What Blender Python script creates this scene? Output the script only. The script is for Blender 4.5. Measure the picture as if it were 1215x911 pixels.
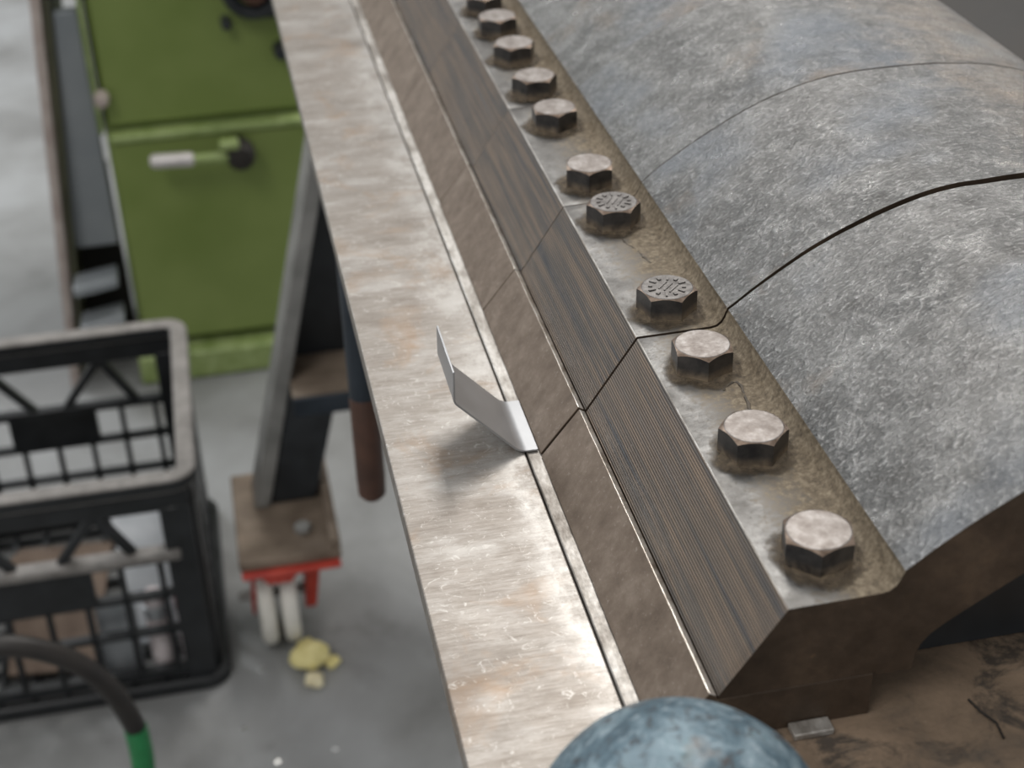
import bpy, bmesh, math, random
from mathutils import Vector, Matrix, noise as mnoise

random.seed(7)
for o in list(bpy.data.objects):
    bpy.data.objects.remove(o)
SC = bpy.context.scene
COL = SC.collection

# ------------------------------------------------------------------ camera
FPX = 1845.69
cam_d = bpy.data.cameras.new('camera')
cam = bpy.data.objects.new('camera', cam_d)
COL.objects.link(cam)
R = ((0.9781259, -0.13139718, 0.16125915),
     (-0.20632799, -0.51435426, 0.8323872),
     (-0.026429, -0.84745175, -0.53021414))
cam.matrix_world = Matrix(((R[0][0], -R[0][1], -R[0][2], 0.0),
                           (R[1][0], -R[1][1], -R[1][2], 0.0),
                           (R[2][0], -R[2][1], -R[2][2], 1.27),
                           (0, 0, 0, 1)))
cam_d.sensor_width = 36.0
cam_d.sensor_fit = 'HORIZONTAL'
cam_d.lens = FPX / 1215.0 * 36.0
cam_d.clip_start = 0.02
cam_d.clip_end = 60
cam_d.dof.use_dof = True
cam_d.dof.focus_distance = 0.70
cam_d.dof.aperture_fstop = 9.5
SC.camera = cam

# ------------------------------------------------------------------ world, lamps, exposure
w = bpy.data.worlds.new('workshop_air')
SC.world = w
w.use_nodes = True
w.node_tree.nodes['Background'].inputs[0].default_value = (0.98, 0.99, 1.0, 1)
w.node_tree.nodes['Background'].inputs[1].default_value = 0.42


def area(name, loc, target, sx, sy, power, col=(1, 0.97, 0.93)):
    d = bpy.data.lights.new(name, 'AREA')
    d.shape = 'RECTANGLE'
    d.size, d.size_y, d.energy, d.color = sx, sy, power, col
    o = bpy.data.objects.new(name, d)
    COL.objects.link(o)
    o.location = loc
    o.rotation_euler = (Vector(target) - Vector(loc)).to_track_quat('-Z', 'Y').to_euler()
    return o


area('ceiling_lamp_far', (0.75, 2.55, 3.3), (0.75, 2.5, 0), 0.6, 1.6, 40)
area('ceiling_lamp_left', (-2.4, 4.6, 3.3), (-2.4, 4.5, 0), 0.6, 1.6, 80, (0.95, 0.98, 1))
area('ceiling_lamp_right', (2.9, 2.6, 3.3), (2.9, 2.5, 0), 0.6, 1.6, 25)
area('ceiling_lamp_back', (-1.2, -0.6, 3.3), (-1.2, -0.5, 0), 0.6, 1.6, 26)

vs = SC.view_settings
vs.view_transform = 'Standard'
vs.look = 'None'
vs.gamma = 1.0
vs.use_curve_mapping = False
vs.exposure = 0.42


# ------------------------------------------------------------------ material helpers
class M:
    def __init__(s, name):
        s.m = bpy.data.materials.new(name)
        s.m.use_nodes = True
        s.t = s.m.node_tree
        s.b = s.t.nodes['Principled BSDF']
        s.tc = s.t.nodes.new('ShaderNodeTexCoord').outputs['Object']
        oi = s.t.nodes.new('ShaderNodeObjectInfo').outputs['Random']
        cx = s.n('ShaderNodeCombineXYZ')
        mu = s.math('MULTIPLY', oi, 7.3)
        for i in range(3):
            s.t.links.new(mu, cx.inputs[i])
        va = s.n('ShaderNodeVectorMath')
        s.t.links.new(s.tc, va.inputs[0])
        s.t.links.new(cx.outputs[0], va.inputs[1])
        s.rc = va.outputs[0]          # object coordinates with a per-object offset

    def n(s, typ, **kw):
        nd = s.t.nodes.new(typ)
        for k, v in kw.items():
            setattr(nd, k, v)
        return nd

    def put(s, sock, v):
        if hasattr(v, 'is_linked') or hasattr(v, 'links'):
            s.t.links.new(v, sock)
        elif isinstance(v, (tuple, list)) and len(v) == 3 and sock.type == 'RGBA':
            sock.default_value = (*v, 1)
        else:
            sock.default_value = v

    def math(s, op, a, b=0.0, clamp=False):
        nd = s.n('ShaderNodeMath', operation=op, use_clamp=clamp)
        s.put(nd.inputs[0], a)
        s.put(nd.inputs[1], b)
        return nd.outputs[0]

    def scaled(s, sc=(1, 1, 1), rot=(0, 0, 0), src=None):
        mp = s.n('ShaderNodeMapping')
        s.t.links.new(src or s.rc, mp.inputs[0])
        mp.inputs['Rotation'].default_value = rot
        mp.inputs['Scale'].default_value = sc
        return mp.outputs[0]

    def noise(s, scale, detail=4, rough=0.55, sc=None, rot=(0, 0, 0), dist=0.0):
        nd = s.n('ShaderNodeTexNoise')
        s.t.links.new(s.scaled(sc, rot) if sc else s.rc, nd.inputs['Vector'])
        nd.inputs['Scale'].default_value = scale
        nd.inputs['Detail'].default_value = detail
        nd.inputs['Roughness'].default_value = rough
        nd.inputs['Distortion'].default_value = dist
        return nd.outputs['Fac']

    def voro(s, scale, feature='F1', sc=None):
        nd = s.n('ShaderNodeTexVoronoi', feature=feature)
        s.t.links.new(s.scaled(sc) if sc else s.rc, nd.inputs['Vector'])
        nd.inputs['Scale'].default_value = scale
        return nd.outputs['Distance']

    def xyz(s, i):
        nd = s.n('ShaderNodeSeparateXYZ')
        s.t.links.new(s.tc, nd.inputs[0])
        return nd.outputs[i]

    def rng(s, v, a, b, c=0.0, d=1.0):
        nd = s.n('ShaderNodeMapRange')
        s.put(nd.inputs[0], v)
        for i, q in enumerate((a, b, c, d)):
            nd.inputs[i + 1].default_value = q
        return nd.outputs[0]

    def ramp(s, fac, *stops):
        nd = s.n('ShaderNodeValToRGB')
        cr = nd.color_ramp
        while len(cr.elements) < len(stops):
            cr.elements.new(0.5)
        for e, (p, c) in zip(cr.elements, stops):
            e.position = p
            e.color = (*c, 1)
        s.t.links.new(fac, nd.inputs[0])
        return nd.outputs[0]

    def mix(s, f, a, b):
        nd = s.n('ShaderNodeMix', data_type='RGBA')
        s.put(nd.inputs[0], f)
        s.put(nd.inputs[6], a)
        s.put(nd.inputs[7], b)
        return nd.outputs[2]

    def out(s, col=None, rough=None, metal=None, h=None, bs=0.3, bd=0.001, h2=None, bs2=0.2, bd2=0.001, alpha=None, spec=None):
        if col is not None: s.put(s.b.inputs['Base Color'], col)
        if rough is not None: s.put(s.b.inputs['Roughness'], rough)
        if metal is not None: s.put(s.b.inputs['Metallic'], metal)
        if alpha is not None: s.put(s.b.inputs['Alpha'], alpha)
        if spec is not None: s.put(s.b.inputs['Specular IOR Level'], spec)
        prev = None
        for hh, st, di in ((h, bs, bd), (h2, bs2, bd2)):
            if hh is None: continue
            bp = s.n('ShaderNodeBump')
            bp.inputs['Strength'].default_value = st
            bp.inputs['Distance'].default_value = di
            s.t.links.new(hh, bp.inputs['Height'])
            if prev is not None: s.t.links.new(prev, bp.inputs['Normal'])
            prev = bp.outputs[0]
        if prev is not None: s.t.links.new(prev, s.b.inputs['Normal'])
        return s.m


def simple(name, c0, c1, scale=30, rough=0.5, metal=0.0, bump=0.15, bd=0.001, spec=None):
    m = M(name)
    f = m.noise(scale, 5)
    return m.out(m.ramp(f, (0.3, c0), (0.7, c1)), m.rng(f, 0.2, 0.8, rough - 0.08, rough + 0.08), metal, f, bump, bd, spec=spec)


# ---- leaf plate: ground steel, fine cross grain, rust blush, polished edge and scuffs
m = M('worn_ground_steel')
big = m.noise(14, 5, 0.6)
streak = m.noise(130, 6, 0.7, sc=(0.4, 4, 1))
fine = m.noise(500, 4, 0.6, sc=(0.12, 1.6, 1))
rust = m.noise(22, 5, 0.65, dist=0.6)
scuff = m.noise(130, 6, 0.75, dist=1.8)
x = m.xyz(0)
edge = m.math('MULTIPLY', m.rng(m.math('ADD', x, m.rng(big, 0.3, 0.7, -0.014, 0.014)), 0.012, 0.026), m.rng(m.noise(70, 6, 0.75, sc=(0.8, 0.6, 1)), 0.38, 0.58))
mid = m.noise(34, 6, 0.7, sc=(0.6, 1.5, 1))
base = m.ramp(streak, (0.3, (0.205, 0.180, 0.155)), (0.5, (0.275, 0.248, 0.22)), (0.72, (0.35, 0.325, 0.30)))
base = m.mix(m.rng(mid, 0.5, 0.68, 0, 0.75), base, (0.43, 0.41, 0.385))
base = m.mix(m.rng(mid, 0.46, 0.32, 0, 0.6), base, (0.165, 0.138, 0.114))
base = m.mix(m.rng(rust, 0.54, 0.75, 0, 0.65), base, (0.30, 0.195, 0.115))
base = m.mix(m.rng(big, 0.54, 0.72, 0, 0.55), base, (0.19, 0.158, 0.132))
base = m.mix(m.rng(scuff, 0.57, 0.66, 0, 0.6), base, (0.55, 0.53, 0.50))
base = m.mix(m.math('MULTIPLY', edge, 0.6), base, (0.55, 0.535, 0.51))
rg = m.math('ADD', m.rng(big, 0.3, 0.7, 0.40, 0.52), m.math('MULTIPLY', edge, -0.06))
PLATE = m.out(base, rg, 0.65, fine, 0.10, 0.0003, scuff, 0.22, 0.0005)

# ---- bed edge strip
m = M('scraped_edge_steel')
f = m.noise(90, 6, 0.7, sc=(1, 0.35, 1)); g = m.noise(300, 4)
EDGE = m.out(m.ramp(f, (0.32, (0.14, 0.12, 0.10)), (0.5, (0.36, 0.335, 0.305)), (0.66, (0.60, 0.58, 0.55))), m.rng(g, 0.3, 0.7, 0.42, 0.55), 0.6, f, 0.4, 0.0008)

# ---- nose blade: brown oiled tool steel
m = M('brown_tool_steel')
f = m.noise(70, 7, 0.72); g = m.noise(700, 3, sc=(1, 0.2, 1)); sp = m.noise(420, 4, 0.7)
c = m.ramp(f, (0.3, (0.125, 0.094, 0.070)), (0.52, (0.185, 0.143, 0.110)), (0.75, (0.265, 0.215, 0.172)))
c = m.mix(m.rng(sp, 0.60, 0.72, 0, 0.5), c, (0.42, 0.37, 0.32))
BLADE = m.out(c, m.rng(f, 0.3, 0.7, 0.55, 0.46), 0.55, g, 0.15, 0.0003)

# ---- polished worn edge
m = M('polished_worn_edge')
f = m.noise(140, 5, 0.7, sc=(1, 0.5, 1))
WORN = m.out(m.ramp(f, (0.35, (0.30, 0.25, 0.20)), (0.52, (0.74, 0.70, 0.64)), (0.7, (0.9, 0.88, 0.84))), 0.30, 0.85, f, 0.3, 0.0005)

# ---- planed bevel: fine tool lines along the length, blue brown streaks
m = M('planed_bevel_steel')
z = m.xyz(2)
ln = m.n('ShaderNodeTexWave', wave_type='BANDS', bands_direction='Z')
m.t.links.new(m.scaled((1, 1, 1), src=m.tc), ln.inputs['Vector'])
ln.inputs['Scale'].default_value = 300
ln.inputs['Distortion'].default_value = 0.25
ln.inputs['Detail'].default_value = 1
st = m.noise(160, 4, 0.6, sc=(0.3, 0.02, 1.4))
st2 = m.noise(520, 3, 0.6, sc=(0.3, 0.02, 1.0))
pat = m.noise(26, 5, 0.6)
sp = m.noise(260, 5, 0.7, sc=(1, 0.5, 1))
c = m.ramp(st, (0.32, (0.058, 0.062, 0.070)), (0.47, (0.110, 0.094, 0.080)), (0.60, (0.165, 0.125, 0.094)), (0.75, (0.118, 0.114, 0.112)))
c = m.mix(m.rng(st2, 0.48, 0.62, 0, 0.6), c, (0.25, 0.18, 0.125))
c = m.mix(m.rng(pat, 0.5, 0.7, 0, 0.5), c, (0.19, 0.16, 0.138))
c = m.mix(m.rng(ln.outputs['Fac'], 0.35, 0.75, 0.6, 0.0), c, (0.03, 0.027, 0.026))
c = m.mix(m.rng(sp, 0.68, 0.76, 0, 0.5), c, (0.30, 0.15, 0.07))
PLANED = m.out(c, m.rng(pat, 0.3, 0.7, 0.48, 0.58), 0.4, ln.outputs['Fac'], 0.5, 0.0006)

# ---- bolt land: scuffed silver steel, greasy tan dust toward the casting
m = M('dusty_land_steel')
x = m.xyz(0)
f = m.noise(50, 6, 0.6); g = m.noise(360, 5, 0.7); h = m.noise(900, 3)
cm = m.ramp(f, (0.3, (0.105, 0.10, 0.094)), (0.5, (0.185, 0.18, 0.172)), (0.72, (0.34, 0.335, 0.325)))
cm = m.mix(m.rng(g, 0.53, 0.68, 0, 0.6), cm, (0.09, 0.08, 0.07))
dc = m.ramp(g, (0.3, (0.075, 0.058, 0.038)), (0.5, (0.165, 0.13, 0.088)), (0.72, (0.30, 0.25, 0.178)))
d = m.rng(m.math('ADD', m.math('ADD', x, m.rng(f, 0.25, 0.75, -0.012, 0.012)), m.rng(g, 0.3, 0.7, -0.005, 0.005)), -0.016, 0.006)
LAND = m.out(m.mix(d, cm, dc), m.math('ADD', m.math('MULTIPLY', d, 0.38), m.rng(f, 0.3, 0.7, 0.50, 0.40)), m.rng(d, 0, 1, 0.8, 0.1), g, 0.35, 0.0008, h, 0.2, 0.0004)

# ---- cast arch: hammered grey skin
m = M('hammered_cast_iron')
f = m.noise(20, 6, 0.65); ham = m.noise(440, 4, 0.62, sc=(0.8, 1.15, 1), dist=0.2); ham2 = m.noise(120, 5, 0.65)
t = m.noise(10, 4); t2 = m.noise(13, 5, 0.65, rot=(0.4, 1, 2), sc=(1, 1, 1)); t3 = m.noise(60, 6, 0.7)
c = m.ramp(f, (0.28, (0.10, 0.10, 0.098)), (0.5, (0.165, 0.163, 0.158)), (0.74, (0.26, 0.255, 0.247)))
c = m.mix(m.rng(t3, 0.5, 0.68, 0, 0.7), c, (0.34, 0.335, 0.325))
c = m.mix(m.rng(t3, 0.46, 0.32, 0, 0.55), c, (0.07, 0.066, 0.062))
c = m.mix(m.rng(ham, 0.53, 0.70, 0, 0.55), c, (0.50, 0.495, 0.485))  # pale flecks put specular glints of the hammered skin into the colour
c = m.mix(m.rng(ham, 0.46, 0.32, 0, 0.5), c, (0.09, 0.09, 0.09))
c = m.mix(m.rng(t, 0.54, 0.68, 0, 0.5), c, (0.125, 0.15, 0.185))
c = m.mix(m.rng(t2, 0.58, 0.74, 0, 0.55), c, (0.27, 0.205, 0.15))
xs = m.rng(m.math('ADD', m.xyz(0), m.rng(t3, 0.3, 0.7, -0.04, 0.04)), 0.16, 0.25)
c = m.mix(m.math('MULTIPLY', xs, m.rng(t2, 0.40, 0.58, 0, 0.7)), c, (0.33, 0.255, 0.19))
CAST = m.out(c, m.rng(t3, 0.35, 0.65, 0.46, 0.27), 0.8, ham, 1.0, 0.0012, ham2, 0.4, 0.002)

# ---- end faces: oily dark brown
m = M('oily_brown_steel')
f = m.noise(40, 6, 0.65); g = m.noise(300, 5, 0.7)
c = m.ramp(f, (0.3, (0.045, 0.032, 0.022)), (0.55, (0.085, 0.060, 0.042)), (0.78, (0.15, 0.105, 0.07)))
c = m.mix(m.rng(g, 0.66, 0.78, 0, 0.6), c, (0.27, 0.15, 0.07))
OILY = m.out(c, m.rng(g, 0.3, 0.7, 0.42, 0.6), 0.5, g, 0.25, 0.0006)

# ---- bed: rusty brown cast bed with black patches
m = M('rusty_brown_bed')
f = m.noise(18, 6, 0.65, dist=0.5); g = m.noise(240, 6, 0.75); k = m.noise(36, 6, 0.7, dist=0.6)
c = m.ramp(f, (0.30, (0.085, 0.072, 0.06)), (0.46, (0.20, 0.145, 0.10)), (0.62, (0.29, 0.21, 0.145)), (0.8, (0.20, 0.185, 0.16)))
c = m.mix(m.rng(k, 0.50, 0.62, 0, 0.85), c, (0.045, 0.039, 0.034))
c = m.mix(m.rng(g, 0.64, 0.74, 0, 0.7), c, (0.42, 0.34, 0.25))
BED = m.out(c, 0.66, 0.25, g, 0.5, 0.001, k, 0.3, 0.002)

# ---- bolts
m = M('worn_bolt_face')
f = m.noise(160, 5, 0.65); g = m.noise(600, 4, sc=(1, 0.3, 1))
c = m.ramp(f, (0.3, (0.155, 0.132, 0.118)), (0.5, (0.245, 0.22, 0.203)), (0.72, (0.385, 0.362, 0.345)))
BOLTTOP = m.out(m.mix(m.rng(g, 0.6, 0.75, 0, 0.5), c, (0.18, 0.145, 0.12)), 0.47, 0.8, g, 0.2, 0.0004)
m = M('dark_bolt_face')
f = m.noise(200, 5, 0.65)
BOLTGREY = m.out(m.ramp(f, (0.3, (0.085, 0.078, 0.074)), (0.7, (0.23, 0.218, 0.208))), 0.42, 0.8, f, 0.4, 0.0006)
m = M('blackened_bolt_side')
f = m.noise(130, 5, 0.65); z = m.xyz(2)
dust = m.math('MULTIPLY', m.rng(z, 0.006, 0.0005), m.rng(f, 0.3, 0.6))
BOLTSIDE = m.out(m.mix(dust, m.ramp(f, (0.3, (0.035, 0.034, 0.036)), (0.7, (0.095, 0.088, 0.082))), (0.27, 0.205, 0.135)), m.rng(f, 0.3, 0.7, 0.32, 0.5), m.rng(dust, 0, 1, 0.7, 0.05), f, 0.25, 0.0005)
m = M('bolt_edge_wear')
f = m.noise(220, 4)
BOLTEDGE = m.out(m.ramp(f, (0.35, (0.13, 0.09, 0.065)), (0.65, (0.30, 0.23, 0.18))), 0.4, 0.8)
m = M('greasy_dust')
f = m.noise(300, 5, 0.7); g = m.noise(80, 4)
x, y = m.xyz(0), m.xyz(1)
rad = m.math('SQRT', m.math('ADD', m.math('MULTIPLY', x, x), m.math('MULTIPLY', y, y)))
al = m.rng(m.math('ADD', rad, m.rng(g, 0.3, 0.7, -0.003, 0.003)), 0.0135, 0.0195, 0.9, 0.0)
GRIME = m.out(m.ramp(f, (0.3, (0.045, 0.034, 0.024)), (0.55, (0.12, 0.09, 0.058)), (0.75, (0.24, 0.185, 0.12))), 0.8, 0.0, f, 0.3, 0.0008, alpha=al)

m = M('bare_sheet_metal')
f = m.noise(40, 3); g = m.noise(500, 3, sc=(1, 0.1, 1))
SHEET = m.out(m.ramp(f, (0.3, (0.36, 0.365, 0.375)), (0.7, (0.43, 0.435, 0.445))), m.rng(f, 0.3, 0.7, 0.34, 0.42), 0.75, g, 0.08, 0.0003)

# ---- blue grey ball
m = M('scuffed_blue_paint')
f = m.noise(60, 6, 0.7, sc=(1, 1, 2.0), dist=0.4); g = m.noise(130, 6, 0.75, dist=0.6); k = m.noise(26, 5, 0.6)
c = m.ramp(f, (0.32, (0.03, 0.055, 0.075)), (0.47, (0.085, 0.14, 0.175)), (0.58, (0.19, 0.26, 0.30)), (0.75, (0.10, 0.19, 0.215)))
c = m.mix(m.rng(g, 0.53, 0.62, 0, 0.85), c, (0.045, 0.04, 0.04))
c = m.mix(m.rng(k, 0.56, 0.66, 0, 0.75), c, (0.26, 0.20, 0.16))
c = m.mix(m.rng(g, 0.44, 0.36, 0, 0.7), c, (0.33, 0.40, 0.44))
BLUE = m.out(c, m.rng(g, 0.3, 0.7, 0.42, 0.6), 0.25, g, 0.4, 0.0012)

# ---- floor
m = M('stained_concrete')
f = m.noise(3.2, 6, 0.6, dist=0.4); g = m.noise(9, 6, 0.65); k = m.noise(90, 4)
c = m.ramp(f, (0.30, (0.155, 0.155, 0.150)), (0.5, (0.235, 0.238, 0.235)), (0.72, (0.31, 0.318, 0.322)))
c = m.mix(m.rng(g, 0.55, 0.72, 0, 0.55), c, (0.115, 0.113, 0.108))
c = m.mix(m.rng(k, 0.62, 0.75, 0, 0.25), c, (0.42, 0.42, 0.41))
FLOOR = m.out(c, m.rng(g, 0.3, 0.7, 0.45, 0.65), 0.0, k, 0.15, 0.002)

GREEN = simple('green_machine_paint', (0.145, 0.200, 0.044), (0.205, 0.262, 0.074), 6, 0.5, 0, 0.08)
GREENL = simple('chipped_and_toplit_green_paint', (0.17, 0.24, 0.06), (0.33, 0.40, 0.17), 40, 0.42, 0, 0.1)  # lighter green; on the door ledge it also stands for light from above
GREYP = simple('grey_blue_sheet_steel', (0.24, 0.265, 0.285), (0.34, 0.36, 0.375), 8, 0.45, 0.2, 0.05)
TAN = simple('pinkish_bare_edge', (0.36, 0.29, 0.26), (0.50, 0.44, 0.40), 30, 0.5, 0.2)
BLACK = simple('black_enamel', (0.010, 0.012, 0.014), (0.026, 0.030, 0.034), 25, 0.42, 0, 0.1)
BLUEBLACK = simple('blue_black_steel', (0.012, 0.018, 0.026), (0.030, 0.040, 0.052), 25, 0.42, 0.2, 0.1)
LEGEDGE = simple('scuffed_grey_flange', (0.16, 0.16, 0.15), (0.30, 0.295, 0.28), 20, 0.5, 0.2)
DUSTY = simple('dusty_brown_steel', (0.12, 0.088, 0.062), (0.26, 0.205, 0.155), 22, 0.7, 0.1, 0.2)
RUBBER = simple('brown_grip', (0.042, 0.018, 0.011), (0.085, 0.038, 0.022), 40, 0.5, 0, 0.15)
RED = simple('red_caster_paint', (0.36, 0.030, 0.022), (0.56, 0.07, 0.045), 35, 0.45)
WHEEL = simple('off_white_nylon', (0.62, 0.60, 0.54), (0.78, 0.76, 0.70), 30, 0.5, 0, 0.1)
CRATE = simple('black_plastic', (0.008, 0.009, 0.010), (0.018, 0.020, 0.022), 40, 0.42, 0, 0.1)
m = M('scuffed_rim_plastic')
f = m.noise(30, 6, 0.65); g = m.noise(90, 5, 0.7)
RIM = m.out(m.mix(m.rng(g, 0.55, 0.7, 0, 0.6), m.ramp(f, (0.3, (0.135, 0.125, 0.115)), (0.7, (0.25, 0.235, 0.22))), (0.05, 0.047, 0.044)), 0.55, 0.0, g, 0.2, 0.001)
YELLOW = simple('pale_yellow_sponge', (0.62, 0.54, 0.20), (0.80, 0.72, 0.36), 60, 0.85, 0, 0.5, 0.004)
CHIP = simple('bright_metal_chip', (0.7, 0.7, 0.68), (0.9, 0.9, 0.88), 60, 0.25, 0.9)
HOSE = simple('dark_rubber_hose', (0.010, 0.008, 0.007), (0.022, 0.018, 0.015), 40, 0.5)
GREENSLV = simple('green_sleeve_plastic', (0.010, 0.14, 0.040), (0.02, 0.22, 0.07), 40, 0.4)
SCRAPG = simple('grey_scrap_sheet', (0.33, 0.35, 0.37), (0.50, 0.52, 0.54), 20, 0.4, 0.6)
SCRAPB = simple('rusty_scrap_plate', (0.10, 0.068, 0.05), (0.20, 0.15, 0.115), 25, 0.6, 0.4)
SCRAPW = simple('pale_pink_plastic', (0.55, 0.47, 0.47), (0.72, 0.66, 0.66), 20, 0.5)
SCRAPR = simple('dark_red_paint', (0.16, 0.035, 0.035), (0.26, 0.07, 0.06), 20, 0.5)
DARKSTEEL = simple('dull_dark_steel', (0.016, 0.014, 0.012), (0.038, 0.033, 0.028), 15, 0.6, 0.3)  # steel with a dark colour of its own


# ------------------------------------------------------------------ mesh helpers
def empty(name, loc, label, cat, group=None, rz=0.0):
    o = bpy.data.objects.new(name, None)
    COL.objects.link(o)
    o.location = loc
    o.rotation_euler[2] = rz
    o.empty_display_size = 0.02
    return tag(o, label, cat, group)


def tag(o, label, cat, group=None):
    o['label'] = label
    o['category'] = cat
    if group: o['group'] = group
    return o


def finish(name, bm, mats, parent=None, origin=(0, 0, 0), local=False, bevel=0.0, seg=2, bmat=-1, smooth=35, kind=None):
    """bm holds world coordinates unless local; the object gets its origin at parent / origin."""
    me = bpy.data.meshes.new(name)
    bmesh.ops.recalc_face_normals(bm, faces=bm.faces)
    off = Vector(parent.location) if parent else Vector(origin)
    if parent and parent.parent: off = off + Vector(parent.parent.location)
    if not local:
        bmesh.ops.translate(bm, verts=bm.verts, vec=-off)
    bm.to_mesh(me)
    bm.free()
    for mt in (mats if isinstance(mats, (list, tuple)) else [mats]):
        me.materials.append(mt)
    if smooth:
        me.polygons.foreach_set('use_smooth', [True] * len(me.polygons))
        me.set_sharp_from_angle(angle=math.radians(smooth))
    o = bpy.data.objects.new(name, me)
    COL.objects.link(o)
    if parent: o.parent = parent
    else: o.location = off
    if bevel:
        b = o.modifiers.new('bevel', 'BEVEL')
        b.width, b.segments, b.limit_method, b.angle_limit = bevel, seg, 'ANGLE', math.radians(32)
        b.material = bmat
        b.harden_normals = False
    if kind: o['kind'] = kind
    return o


def box(bm, a, b, mi=0):
    v = [bm.verts.new((x, y, z)) for z in (a[2], b[2]) for y in (a[1], b[1]) for x in (a[0], b[0])]
    for q in ((0, 2, 3, 1), (4, 5, 7, 6), (0, 1, 5, 4), (2, 6, 7, 3), (0, 4, 6, 2), (1, 3, 7, 5)):
        bm.faces.new([v[i] for i in q]).material_index = mi
    return v


def hexa(bm, bot, top, mi=0):
    v = [bm.verts.new(p) for p in bot + top]
    bm.faces.new(v[:4][::-1]).material_index = mi
    bm.faces.new(v[4:]).material_index = mi
    for i in range(4):
        bm.faces.new((v[i], v[(i + 1) % 4], v[4 + (i + 1) % 4], v[4 + i])).material_index = mi


def extrude(bm, prof, y0, y1, mids=None, capm=0, rows=1, f0=None, f1=None, disp=None):
    """prof: closed list of (x,z) extruded along y; mids: material index of segment i -> i+1."""
    n = len(prof)
    rings = []
    for r in range(rows + 1):
        t = r / rows
        ring = []
        for i, (x, z) in enumerate(prof):
            a = y0 + (f0(x) if f0 else 0)
            b = y1 - (f1(x) if f1 else 0)
            p = Vector((x, a + (b - a) * t, z))
            if disp: p = disp(i, p)
            ring.append(bm.verts.new(p))
        rings.append(ring)
    for r in range(rows):
        for i in range(n):
            j = (i + 1) % n
            f = bm.faces.new((rings[r][i], rings[r][j], rings[r + 1][j], rings[r + 1][i]))
            f.material_index = mids[i] if mids else 0
    for ring in (rings[0][::-1], rings[-1]):
        bm.faces.new(ring).material_index = capm


def spline(pts, n):
    out = []
    P = [pts[0]] + list(pts) + [pts[-1]]
    for i in range(1, len(P) - 2):
        p0, p1, p2, p3 = (Vector(P[i + k]) for k in (-1, 0, 1, 2))
        for k in range(n):
            t = k / n
            out.append(tuple(0.5 * ((2 * p1) + (p2 - p0) * t + (2 * p0 - 5 * p1 + 4 * p2 - p3) * t * t + (3 * p1 - p0 - 3 * p2 + p3) * t ** 3)))
    out.append(tuple(pts[-1]))
    return out


def tube(bm, pts, rad, seg=16, cap=True, mi=0):
    pts = [Vector(p) for p in pts]
    rads = rad if isinstance(rad, (list, tuple)) else [rad] * len(pts)
    rings = []
    up = None
    for i, p in enumerate(pts):
        d = (pts[min(i + 1, len(pts) - 1)] - pts[max(i - 1, 0)]).normalized()
        if up is None:
            up = Vector((0, 0, 1)) if abs(d.z) < 0.9 else Vector((1, 0, 0))
        s = d.cross(up).normalized()
        up = s.cross(d).normalized()
        rings.append([bm.verts.new(p + (s * math.cos(2 * math.pi * k / seg) + up * math.sin(2 * math.pi * k / seg)) * rads[i]) for k in range(seg)])
    for a, b in zip(rings, rings[1:]):
        for k in range(seg):
            bm.faces.new((a[k], a[(k + 1) % seg], b[(k + 1) % seg], b[k])).material_index = mi
    if cap:
        bm.faces.new(rings[0][::-1]).material_index = mi
        bm.faces.new(rings[-1]).material_index = mi


def lathe(bm, prof, c, axis='Z', seg=40, mi=0):
    """prof (r, h) revolved round an axis through c."""
    rings = []
    for r, h in prof:
        ring = []
        for k in range(seg):
            a = 2 * math.pi * k / seg
            u, v = r * math.cos(a), r * math.sin(a)
            p = {'Z': (u, v, h), 'Y': (u, h, v), 'X': (h, u, v)}[axis]
            ring.append(bm.verts.new(Vector(c) + Vector(p)))
        rings.append(ring)
    for a, b in zip(rings, rings[1:]):
        for k in range(seg):
            bm.faces.new((a[k], a[(k + 1) % seg], b[(k + 1) % seg], b[k])).material_index = mi
    bm.faces.new(rings[0][::-1]).material_index = mi
    bm.faces.new(rings[-1]).material_index = mi


# ------------------------------------------------------------------ setting
bm = bmesh.new()
box(bm, (-7, -3, -0.1), (7, 14, 0.0))
fl = finish('floor', bm, FLOOR, smooth=0)
fl['kind'] = 'structure'

# ------------------------------------------------------------------ the folding machine: bed
BEDZ = 0.845
bed = empty('machine_bed', (0.30, 0.95, 0.70), 'long brown rusted steel bed carrying the clamping fingers', 'machine bed')
bm = bmesh.new()
PB = [(0.172, 0.24), (0.62, 0.24), (0.62, 1.60), (0.135, 1.60), (0.135, 0.392), (0.172, 0.392)]
lo = [bm.verts.new((*p, 0.70)) for p in PB]
hi = [bm.verts.new((*p, BEDZ)) for p in PB]
bm.faces.new(lo[::-1]); bm.faces.new(hi)
for k in range(6): bm.faces.new((lo[k], lo[(k + 1) % 6], hi[(k + 1) % 6], hi[k]))
finish('body', bm, BED, bed, bevel=0.002)
bm = bmesh.new()
box(bm, (0.1232, 0.392, 0.74), (0.1350, 1.60, BEDZ))
finish('front_edge_strip', bm, EDGE, bed, bevel=0.0006)
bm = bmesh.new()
extrude(bm, [(0.50, BEDZ + 0.0005), (0.62, BEDZ + 0.0005), (0.62, 0.90), (0.585, 0.905), (0.50, 0.870)], 0.24, 1.60)  # rear clamp beam of the machine, behind the fingers
tag(finish('clamp_beam', bm, DARKSTEEL, None, (0.56, 0.92, BEDZ), bevel=0.003), 'dark steel beam behind the cast fingers at the top right corner', 'machine part')

# shim under the near finger
bm = bmesh.new()
box(bm, (0.1795, 0.394, BEDZ + 0.0002), (0.1955, 0.4012, BEDZ + 0.0030))
tag(finish('packing_shim', bm, EDGE, None, (0.1875, 0.40, BEDZ), bevel=0.0005), 'small bright metal shim lying on the brown bed against the nearest finger', 'shim')
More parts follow.
